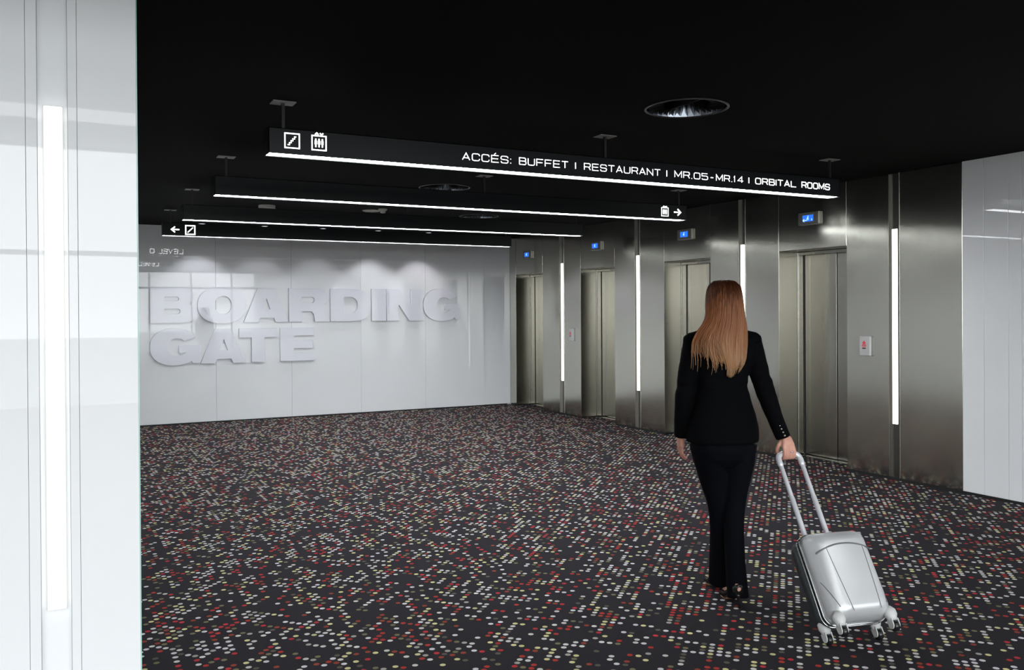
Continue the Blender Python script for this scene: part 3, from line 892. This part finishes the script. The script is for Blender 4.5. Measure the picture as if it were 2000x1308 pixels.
def case_ring(bm, b, inset, w2=.165, c0=.062, c1=.502, r=.055):
    x0, x1, z0, z1 = -w2 + inset, w2 - inset, c0 + inset, c1 - inset
    rr = max(.012, r - inset * .4)
    return [bm.verts.new((px_, -b, pz_)) for px_, pz_ in rrect(x0, x1, z0, z1, rr, n=7)]
def case_shell(name, prof, m, parent=bag):
    bm = bmesh.new(); rs = [case_ring(bm, b, i_) for b, i_ in prof]
    for a, b in zip(rs, rs[1:]): bridge(bm, a, b)
    bm.faces.new(rs[0]); bm.faces.new(rs[-1])
    return mesh_obj(name, bm, m, parent, True)
FS = [(.088, .001), (.112, .003), (.136, .009), (.156, .018), (.172, .030), (.183, .044), (.189, .058), (.1905, .066)]
fs = case_shell('front_shell', FS, M_SHELL)
bs = case_shell('back_shell', [(-.042, .040), (-.040, .026), (-.034, .013), (-.022, .005), (-.005, .001), (.055, 0)], M_SHELL_SHADE)
case_shell('zip_band', [(.054, .008), (.089, .008)], mat('dark_zip_band', (.03, .032, .034), .6))
for b0 in (.055, .081):
    bm = bmesh.new()
    rs = [case_ring(bm, b0 + db, i_) for db, i_ in ((0, .006), (0, -.003), (.0035, -.005), (.007, -.003), (.007, .006))]
    for a, b in zip(rs, rs[1:] + rs[:1]): bridge(bm, a, b)
    mesh_obj('rail', bm, M_RAIL, bag, True)
def groove(pts, r=.0016):
    bm = bmesh.new(); tube(bm, spline(pts, 6), r, 6); mesh_obj('groove', bm, M_GROOVE, fs, True)
groove([(-.148, -.170, .383), (-.125, -.183, .392), (-.09, -.1900, .404), (-.045, -.1912, .414), (0, -.1912, .417), (.045, -.1912, .414), (.09, -.1900, .404), (.125, -.183, .392), (.148, -.170, .383)], .0038)
groove([(-.098, -.1905, .398), (-.088, -.191, .30), (-.076, -.191, .19), (-.066, -.1905, .10)])
groove([(.098, -.1905, .398), (.094, -.191, .30), (.087, -.191, .19), (.080, -.1905, .10)])
groove([(-.156, -.136, .255), (-.147, -.156, .215), (-.136, -.171, .17), (-.124, -.181, .125)], .0018)
groove([(.156, -.136, .255), (.147, -.156, .215), (.136, -.171, .17), (.124, -.181, .125)], .0018)

RW = .0245
wc, wb_ = RW * BL.z, RW * BN.z
def wheel_unit(a, b):
    """a swivel wheel: socket on the case corner, fork and a black twin wheel"""
    c = wc; y = -(b + wb_)
    bm = bmesh.new()
    loft(bm, [((a * .98, y + (.004 if b > .05 else -.004), .112), .016, .014), ((a, y, .092), .030, .026), ((a, y, .070), .031, .028), ((a, y, .056), .024, .023), ((a, y, .044), .021, .020)], n=18)
    s = mesh_obj('wheel_socket', bm, M_FORK, bag, True)
    for sx in (-1, 1):
        bm = bmesh.new()
        x0 = a + sx * .0135; x1 = a + sx * .0185
        pr = []
        for k_ in range(13):      # cheek: rounded below, joining the socket above
            t = math.radians(180 + 180 * k_ / 12)
            pr.append((y + .019 * math.cos(t), c + .006 + .019 * math.sin(t)))
        pr += [(y + .020, c + .030), (y - .020, c + .030)]
        A = [bm.verts.new((x0, p_, q_)) for p_, q_ in pr]; B = [bm.verts.new((x1, p_, q_)) for p_, q_ in pr]
        bridge(bm, A, B); bm.faces.new(A); bm.faces.new(list(reversed(B)))
        mesh_obj('fork', bm, M_FORK, s)
    bm = bmesh.new()
    loft(bm, [((a - .0125, y, c), RW - .004, RW - .004), ((a - .0105, y, c), RW, RW), ((a + .0105, y, c), RW, RW), ((a + .0125, y, c), RW - .004, RW - .004)],
         ux=Vector((0, 1, 0)), uy=Vector((0, 0, 1)), n=24)
    mesh_obj('wheel', bm, M_WHEEL, s, True)
for a in (-.137, .137):
    wheel_unit(a, 0.0); wheel_unit(a, .142)
HC, HA, HR = .985, .0640, .0115
for sx in (-1, 1):
    bm = bmesh.new(); tube(bm, [(sx * HA, 0, .40), (sx * HA, 0, .74)], HR + .0015, 14); mesh_obj('handle_tube', bm, M_HANDLE, bag, True)
    bm = bmesh.new(); tube(bm, [(sx * HA, 0, .60), (sx * HA, 0, .945)], HR, 14); mesh_obj('handle_tube', bm, M_HANDLE, bag, True)
    bm = bmesh.new(); loft(bm, [((sx * HA, 0, .496), .019, .017), ((sx * HA, 0, .510), .017, .015)], n=16); mesh_obj('handle_collar', bm, M_DARK, bag, True)
bm = bmesh.new()
tube(bm, spline([(-HA, 0, .925), (-HA, 0, .955), (-HA + .008, 0, .975), (-HA + .03, 0, .9855), (0, 0, .987), (HA - .03, 0, .9855), (HA - .008, 0, .975), (HA, 0, .955), (HA, 0, .925)], 5), .0155, 14)
mesh_obj('grip', bm, M_HANDLE, bag, True)
bm = bmesh.new(); tube(bm, [(-.05, .03, .513), (.05, .03, .513)], .006, 8); mesh_obj('carry_handle', bm, M_DARK, bag, True)

# ------------------------------------------------------------------ the woman, walking away and pulling the suitcase
M_SKIN = mat('skin', (.62, .28, .21), .5, 0, Subsurface_Weight=.0)
colour_noise(M_SKIN, 25, (.54, .26, .19), (.64, .34, .25))
M_CLOTH = mat('black_suit_wool', (.0020, .0022, .0028), .85, 0, Specular_IOR_Level=.06)
noise_bump(M_CLOTH, 600, .25, .0006)
M_TROUSER = mat('blue_black_trousers', (.0015, .0018, .0036), .8, 0, Specular_IOR_Level=.08)
noise_bump(M_TROUSER, 600, .25, .0006)
M_SHOE = mat('black_patent_shoe', (.01, .009, .009), .2)
M_SOLE = mat('tan_shoe_sole', (.42, .22, .10), .5)
M_LIP = mat('lips', (.45, .12, .10), .4)
M_EYE = mat('eye_white', (.7, .7, .68), .2)
M_IRIS = mat('iris', (.05, .03, .02), .2)

def make_hair():
    m = mat('auburn_hair_blonde_tips', (.2, .06, .02), .42, 0, Specular_IOR_Level=.35)
    g = nd(m, 'ShaderNodeNewGeometry'); sx = nd(m, 'ShaderNodeSeparateXYZ'); lk(m, g.outputs['Position'], sx.inputs[0])
    mp = nd(m, 'ShaderNodeMapping'); mp.inputs['Scale'].default_value = (110, 110, 5)
    nz = nd(m, 'ShaderNodeTexNoise'); nz.inputs['Scale'].default_value = 1; nz.inputs['Detail'].default_value = 2
    lk(m, g.outputs['Position'], mp.inputs['Vector']); lk(m, mp.outputs[0], nz.inputs['Vector'])
    mr = nd(m, 'ShaderNodeMapRange'); mr.inputs['From Min'].default_value = 1.75; mr.inputs['From Max'].default_value = 1.24
    lk(m, sx.outputs['Z'], mr.inputs['Value'])
    ad = nd(m, 'ShaderNodeMath', operation='MULTIPLY_ADD'); lk(m, nz.outputs['Fac'], ad.inputs[0]); ad.inputs[1].default_value = .6; ad.inputs[2].default_value = -.3
    a2 = nd(m, 'ShaderNodeMath', operation='ADD'); lk(m, ad.outputs[0], a2.inputs[0]); lk(m, mr.outputs[0], a2.inputs[1])
    cr = nd(m, 'ShaderNodeValToRGB'); e = cr.color_ramp.elements
    e[0].position = 0; e[0].color = (.045, .013, .005, 1); e[1].position = 1; e[1].color = (.38, .23, .12, 1)
    for p_, c_ in ((.15, (.09, .026, .008)), (.3, (.24, .08, .022)), (.55, (.28, .105, .038)), (.78, (.36, .18, .08))):
        q = e.new(p_); q.color = (*c_, 1)
    lk(m, a2.outputs[0], cr.inputs['Fac']); lk(m, cr.outputs['Color'], m.node_tree.nodes['Principled BSDF'].inputs['Base Color'])
    return m
M_HAIR = make_hair()

person = empty('person', (3.202, 3.687, 0)); person.rotation_euler = (0, 0, math.radians(-17))
tag(person, 'woman with long auburn hair and black trouser suit walking away, holding the suitcase handle', 'person')
bpy.context.view_layer.update()

# grip bar in the woman's own frame
inv = person.matrix_world.inverted()
GB = inv @ (BM + BL * .987)
GX, GY, GZ = GB

bm = bmesh.new()
# torso and neck
loft(bm, [((0, 0, .86), .12, .09), ((0, 0, .95), .150, .105), ((0, 0, 1.08), .125, .09), ((0, 0, 1.19), .112, .080), ((0, 0, 1.30), .135, .095),
          ((0, 0, 1.38), .150, .090), ((.005, 0, 1.425), .110, .065), ((.01, 0, 1.46), .055, .055), ((.011, .01, 1.53), .050, .052), ((.011, .02, 1.58), .05, .055)], n=24)
# skull, jaw, nose, ears
HX, HY = .011, .012
loft(bm, [((HX, HY + .03, 1.512), .022, .022), ((HX, HY + .027, 1.522), .040, .045), ((HX, HY + .02, 1.55), .056, .072), ((HX, HY + .008, 1.60), .066, .090), ((HX, HY, 1.65), .071, .097),
          ((HX, HY - .003, 1.69), .067, .090), ((HX, HY - .005, 1.72), .050, .068), ((HX, HY - .005, 1.735), .026, .036)], n=28)
tube(bm, [(HX, HY + .092, 1.632), (HX, HY + .106, 1.600), (HX, HY + .098, 1.592)], [.007, .012, .010], 10)
for sx in (-1, 1):
    tube(bm, [(HX + sx * .070, HY - .005, 1.640), (HX + sx * .076, HY - .012, 1.620), (HX + sx * .070, HY - .004, 1.592)], [.009, .011, .007], 8, .6)
    tube(bm, [(HX + sx * .015, HY + .088, 1.648), (HX + sx * .04, HY + .080, 1.648)], [.007, .006], 8)      # brow
# arms
RS, RE, RWR = (.165, 0, 1.395), (.228, -.055, 1.135), (GX - .012, GY + .012, .895)
LS, LE, LW = (-.155, 0, 1.395), (-.204, .03, 1.13), (-.190, .115, .900)
tube(bm, spline([RS, (.20, -.02, 1.27), RE, (.262, -.09, 1.01), RWR], 5), [.044, .044, .043, .042, .041, .040, .039, .038, .037, .036, .036, .036, .035, .034, .032, .030, .029, .028, .027, .026, .026], 16)
tube(bm, spline([LS, (-.19, .01, 1.27), LE, (-.208, .065, 1.01), LW], 5), [.044, .044, .043, .042, .041, .040, .039, .038, .037, .036, .036, .036, .035, .034, .032, .030, .029, .028, .027, .026, .026], 16)
# right hand: back of the hand to the camera, fingers wrapped round the grip
def slab(bm, a, b, wa, wb2, ta, tb, xdir):
    """palm: flattened tapered block from a to b"""
    a, b = Vector(a), Vector(b); d = (b - a).normalized(); x = (xdir - d * xdir.dot(d)).normalized(); y = d.cross(x)
    rs = []
    for k_ in range(6):
        t = k_ / 5; e_ = 1.0 if 0 < k_ < 5 else .72
        rs.append(ring(bm, a.lerp(b, t), x, y, (wa + (wb2 - wa) * t) * e_, (ta + (tb - ta) * t) * e_, 16, 2.8))
    for p_, q_ in zip(rs, rs[1:]): bridge(bm, p_, q_)
    bm.faces.new(list(reversed(rs[0]))); bm.faces.new(rs[-1])
hx = Vector((1, .064, 0)).normalized()
slab(bm, (GX - .008, GY + .006, .905), (GX, GY - .014, GZ + .033), .026, .041, .019, .015, hx)
R_ = .0155 + .0085
for k_, (ox, ln, rr) in enumerate([(-.031, 1.0, .0090), (-.0105, 1.05, .0093), (.010, 1.0, .0088), (.029, .88, .0078)]):
    base = Vector((GX, GY, GZ)) + hx * ox
    pts = [base + Vector((0, y_, z_)) for y_, z_ in ((-.012, .040), (-.022, .024), (-R_ - .002, .004 - .003 * ln), (-.016, -.019), (.002, -R_ - .001), (.017 * ln, -.018), (.023 * ln, -.006))]
    tube(bm, spline(pts, 3), [rr * 1.08] * 5 + [rr] * 8 + [rr * .92] * 5 + [rr * .85], 10)
b_ = Vector((GX, GY, GZ))
tube(bm, spline([b_ + Vector((-.030, .010, .068)), b_ + Vector((-.046, .012, .044)), b_ + Vector((-.050, .020, .022)), b_ + Vector((-.044, .026, .002)), b_ + Vector((-.030, .024, -.014))], 3),
     [.013, .013, .0125, .012, .0115, .011, .011, .0105, .010, .010, .0095, .009, .0085], 10)
# left hand, relaxed, slightly curled
slab(bm, (-.188, .122, .892), (-.182, .148, .825), .016, .018, .026, .038, Vector((1, 0, 0)))
for k_, (oy, ln, rr) in enumerate([(.030, .062, .0086), (.010, .070, .0089), (-.010, .064, .0085), (-.029, .052, .0076)]):
    b0 = Vector((-.182, .150 + oy * .96, .828 + oy * .30))
    pts = [b0 + Vector((0, -.004, .016)), b0, b0 + Vector((.004, .006, -ln * .5)), b0 + Vector((.014, .006, -ln * .85)), b0 + Vector((.026, .002, -ln * 1.1))]
    tube(bm, spline(pts, 3), [rr] * 7 + [rr * .92] * 4 + [rr * .82] * 2, 10)
tube(bm, spline([(-.178, .150, .870), (-.168, .176, .850), (-.160, .190, .826), (-.152, .194, .806)], 3), [.012, .012, .0118, .0112, .0108, .010, .010, .0095, .009, .0085], 10)
# legs and feet
tube(bm, spline([(.088, 0, .92), (.081, 0, .70), (.062, -.005, .47), (.050, -.05, .27), (.036, -.092, .115)], 5),
     [.070, .068, .066, .063, .060, .056, .052, .048, .044, .041, .039, .038, .038, .037, .036, .034, .032, .031, .030, .029, .029], 18)
tube(bm, spline([(-.078, 0, .92), (-.042, .03, .70), (.008, .065, .47), (.028, .11, .27), (.040, .150, .110)], 5),
     [.070, .068, .066, .063, .060, .056, .052, .048, .044, .041, .039, .038, .038, .037, .036, .034, .032, .031, .030, .029, .029], 18)
FEET = [((.034, -.112), (.052, .105)), ((.040, .132), (.060, .345))]
for (hx_, hy_), (tx_, ty_) in FEET:
    d = Vector((tx_ - hx_, ty_ - hy_, 0))
    q = lambda t, z: (hx_ + d.x * t, hy_ + d.y * t, z)
    tube(bm, [q(-.02, .100), q(.10, .098), q(.35, .070), q(.62, .034), q(.82, .024), q(.97, .020)], [.026, .031, .030, .032, .030, .018], 14, .8)
body = remeshed('body', bm, M_SKIN, person, .0046, 3)
# face details
for sx in (-1, 1):
    bm = bmesh.new(); bmesh.ops.create_uvsphere(bm, u_segments=16, v_segments=10, radius=.0115)
    e_ = mesh_obj('eye', bm, M_EYE, person, True); e_.location = (HX + sx * .030, HY + .0815, 1.633)
    bm = bmesh.new(); bmesh.ops.create_uvsphere(bm, u_segments=12, v_segments=8, radius=.0056)
    i_ = mesh_obj('iris', bm, M_IRIS, e_, True); i_.location = (0, .0072, 0)
bm = bmesh.new(); tube(bm, [(HX - .021, HY + .0865, 1.566), (HX, HY + .0945, 1.568), (HX + .021, HY + .0865, 1.566)], [.003, .0062, .003], 8)
mesh_obj('lips', bm, M_LIP, person, True)
bm = bmesh.new(); lathe(bm, (0, 0), [(.0088, -.003), (.0105, -.003), (.0105, .003), (.0088, .003)], 18, True)
o = mesh_obj('finger_ring', bm, M_RAIL, person, True); o.location = b_ + hx * .010 + Vector((0, -.0245, .012)); o.rotation_euler = (math.radians(-10), 0, 0)

# jacket
def folds(amp, zs=26.0, seed=0.0):
    def f(co, no):
        v = noise.noise(Vector((co.x * 9 + seed, co.y * 9, co.z * zs)))
        v2 = noise.noise(Vector((co.x * 5 + seed, co.y * 5 + 3, co.z * 9 + co.x * 14)))
        wst = math.exp(-((co.z - 1.20) / .07) ** 2)
        return co + no * (amp * (.35 * v2 + v * (.25 + wst)))
    return f
bm = bmesh.new()
loft(bm, [((.004, .003, .868), .196, .142), ((.004, .003, .885), .200, .146), ((.004, .002, .94), .196, .142), ((.003, 0, 1.02), .180, .130), ((.001, -.002, 1.10), .154, .114),
          ((-.003, -.003, 1.18), .140, .104), ((-.003, -.003, 1.25), .150, .111), ((.001, -.003, 1.33), .178, .122), ((.004, -.004, 1.39), .188, .114),
          ((.006, -.004, 1.43), .168, .095), ((.008, -.002, 1.462), .115, .076), ((.010, 0, 1.480), .070, .066), ((.011, .002, 1.492), .062, .062)], n=40, power=2.25)
tube(bm, spline([(.168, -.002, 1.400), (.198, -.018, 1.28), (.229, -.056, 1.135), (.262, -.088, 1.01), (GX - .016, GY + .016, .893)], 5),
     [.062, .062, .061, .060, .058, .056, .054, .053, .052, .051, .050, .050, .049, .048, .046, .044, .043, .042, .041, .040, .040], 20, 1, False)
tube(bm, spline([(-.158, -.002, 1.400), (-.182, .008, 1.28), (-.202, .03, 1.135), (-.203, .065, 1.01), (-.191, .113, .893)], 5),
     [.062, .062, .061, .060, .058, .056, .054, .053, .052, .051, .050, .050, .049, .048, .046, .044, .043, .042, .041, .040, .040], 20, 1, False)
tube(bm, [(.192, -.002, 1.424), (.12, -.002, 1.442)], [.040, .040], 14); tube(bm, [(-.182, -.002, 1.424), (-.11, -.002, 1.442)], [.040, .040], 14)
jacket = remeshed('jacket', bm, M_CLOTH, person, .0065, 3, folds(.007))
# collar, back seam, vent and cuff buttons
bm = bmesh.new()
loft(bm, [((.010, -.004, 1.462), .086, .078), ((.010, -.004, 1.497), .066, .066), ((.010, -.004, 1.503), .062, .062), ((.010, -.004, 1.470), .058, .058)], n=28, caps=False)
mesh_obj('collar', bm, M_CLOTH, jacket, True)
for k_ in range(4):
    t = k_ * .017
    bm = bmesh.new(); bmesh.ops.create_uvsphere(bm, u_segments=10, v_segments=6, radius=.0062)
    o = mesh_obj('cuff_button', bm, M_BOX_METAL, jacket, True)
    o.location = (GX - .018 - .022 * k_ * .30 - .012, GY + .016 + t * .3 - .040, .912 + t)

# trousers
bm = bmesh.new()
loft(bm, [((0, 0, .97), .135, .100), ((0, 0, .90), .164, .120), ((.004, .002, .83), .165, .120), ((.014, .004, .78), .152, .108), ((.018, .008, .74), .118, .084), ((.018, .010, .71), .06, .05)], n=32, power=2.2)
tube(bm, spline([(.092, 0, .86), (.081, -.002, .70), (.062, -.006, .47), (.052, -.045, .27), (.048, -.088, .040)], 6),
     [.092, .091, .089, .087, .084, .080, .075, .070, .065, .061, .057, .054, .052, .050, .049, .048, .048, .048, .048, .048, .049, .049, .050, .050, .051], 22, 1.15, False)
tube(bm, spline([(-.076, 0, .86), (-.042, .03, .70), (.008, .065, .47), (.028, .11, .27), (.040, .150, .045)], 6),
     [.092, .091, .089, .087, .084, .080, .075, .070, .065, .061, .057, .054, .052, .050, .049, .048, .048, .048, .048, .048, .049, .049, .050, .050, .051], 22, 1.15, False)
def tf(co, no):
    v = noise.noise(Vector((co.x * 16, co.y * 16, co.z * 3.2 + 5)))
    return co + no * .005 * v
remeshed('trousers', bm, M_TROUSER, person, .0065, 3, tf)

# shoes
for (hx_, hy_), (tx_, ty_) in FEET:
    d = Vector((tx_ - hx_, ty_ - hy_, 0)); n_ = Vector((-d.y, d.x, 0)).normalized() * -1
    q = lambda t, z: Vector((hx_ + d.x * t, hy_ + d.y * t, z))
    bm = bmesh.new()
    # upper: half-open boat shape, pointed toe
    secs = [(-.12, .100, .018, .030), (-.06, .096, .028, .028), (.10, .088, .031, .024), (.35, .056, .030, .024), (.60, .026, .037, .024), (.80, .020, .036, .022), (.98, .014, .024, .014), (1.10, .010, .008, .008)]
    rs = [ring(bm, q(t, z), n_, Vector((0, 0, 1)), rx, rz, 16, 2.4) for t, z, rx, rz in secs]
    for a, b in zip(rs, rs[1:]): bridge(bm, a, b)
    bm.faces.new(list(reversed(rs[0]))); bm.faces.new(rs[-1])
    sh = mesh_obj('shoe', bm, M_SHOE, person, True)
    bm = bmesh.new()
    a = [ring(bm, q(t, z), n_, d.normalized(), r, r, 12) for t, z, r in ((-.02, .080, .021), (-.05, .060, .012), (-.075, .030, .0075), (-.085, .0005, .0065))]
    for u_, v_ in zip(a, a[1:]): bridge(bm, u_, v_)
    bm.faces.new(a[0]); bm.faces.new(list(reversed(a[-1])))
    mesh_obj('heel', bm, M_SHOE, sh, True)
    bm = bmesh.new()
    rs = [ring(bm, q(t, z), n_, Vector((0, 0, 1)), rx, .0035, 12, 3) for t, z, rx in ((.02, .068, .022), (.18, .052, .024), (.38, .027, .026), (.55, .006, .032), (.80, .0035, .034), (1.0, .0035, .018))]
    for u_, v_ in zip(rs, rs[1:]): bridge(bm, u_, v_)
    bm.faces.new(list(reversed(rs[0]))); bm.faces.new(rs[-1])
    mesh_obj('sole', bm, M_SOLE, sh, True)

# hair: a full volume plus separate locks combed down over it
HS = [((.011, -.004, 1.752), .018, .022), ((.011, -.006, 1.742), .058, .062), ((.011, -.010, 1.715), .083, .092), ((.009, -.014, 1.67), .090, .104), ((.006, -.024, 1.62), .095, .102),
      ((.002, -.040, 1.57), .100, .090), ((.000, -.052, 1.52), .108, .080), ((-.012, -.060, 1.47), .120, .072), ((-.020, -.078, 1.42), .118, .056),
      ((-.018, -.098, 1.37), .104, .042), ((-.010, -.112, 1.32), .085, .032), ((-.008, -.118, 1.28), .066, .024), ((-.012, -.116, 1.245), .042, .014), ((-.014, -.114, 1.232), .02, .008)]
def hair_sec(z):
    for (c0, a0, b0), (c1, a1, b1) in zip(HS, HS[1:]):
        if c0[2] >= z >= c1[2]:
            t = (c0[2] - z) / (c0[2] - c1[2]); L_ = lambda p_, q_: p_ + (q_ - p_) * t
            return L_(c0[0], c1[0]), L_(c0[1], c1[1]), L_(a0, a1), L_(b0, b1)
    return HS[-1][0][0], HS[-1][0][1], HS[-1][1], HS[-1][2]
bm = bmesh.new()
loft(bm, [((-.008, -.112, 1.295), .03, .008)] + [(c, a * .94, b * .94) for c, a, b in reversed(HS) if c[2] >= 1.32], n=40)
# open the front for the face
for v in bm.verts:
    if v.co.y > .045 and v.co.z < 1.70: v.co.y = .045
hair = mesh_obj('hair', bm, M_HAIR, person, True)
rnd = random.Random(3)
def lock(a0, z_top, z_end, drift, wd, lift):
    pts = []
    n = 15
    for k_ in range(n + 1):
        t = k_ / n
        z = z_top + (z_end - z_top) * t
        cx, cy, rx, ry = hair_sec(max(z, 1.26))
        a = a0 + drift * t
        w_ = 1.0 + lift
        x_, y_ = cx + rx * w_ * math.cos(a), cy + ry * w_ * math.sin(a)
        if y_ > .046 and z < 1.70: y_ = .046
        if z < 1.30: y_ += (1.30 - z) * .12
        pts.append(Vector((x_, y_, z)))
    return pts
for k_ in range(520):
    a0 = rnd.uniform(PI * .96, PI * 2.04) if k_ % 6 else rnd.uniform(0, 2 * PI)
    side = abs(math.cos(a0))
    z_end = 1.225 + side ** 2 * rnd.uniform(.02, .20) + rnd.uniform(0, .06)
    if math.cos(a0) < -.35 and rnd.random() < .5:
        z_end = rnd.uniform(1.33, 1.42)
    a1 = rnd.uniform(-.25, .25)
    P = lock(a0, rnd.uniform(1.70, 1.748), z_end, a1 * .6, 0, rnd.uniform(-.02, .05))
    if math.cos(a0) < -.45:       # locks blown out over the left shoulder
        o_ = rnd.uniform(0, .10) * min(1, abs(math.cos(a0)))
        for p_ in P: p_.x -= o_ * max(0, (1.56 - p_.z) / .2) ** 1.3
    elif math.cos(a0) > .6:
        o_ = rnd.uniform(0, .02)
        for p_ in P: p_.x += o_ * max(0, (1.52 - p_.z) / .2) if p_.z > 1.40 else o_ * .6
    bm = bmesh.new() if k_ == 0 else LB
    LB = bm
    n = len(P); r0 = rnd.uniform(.0022, .0042)
    tube(bm, P, [r0 * (.5 + .5 * min(1, i_ / 3)) * (1 - .75 * max(0, (i_ - n * .6) / (n * .4))) for i_ in range(n)], 5, .6)
lk_ = mesh_obj('hair_locks', LB, M_HAIR, hair, True, recalc=False)
lk_['kind'] = 'stuff'
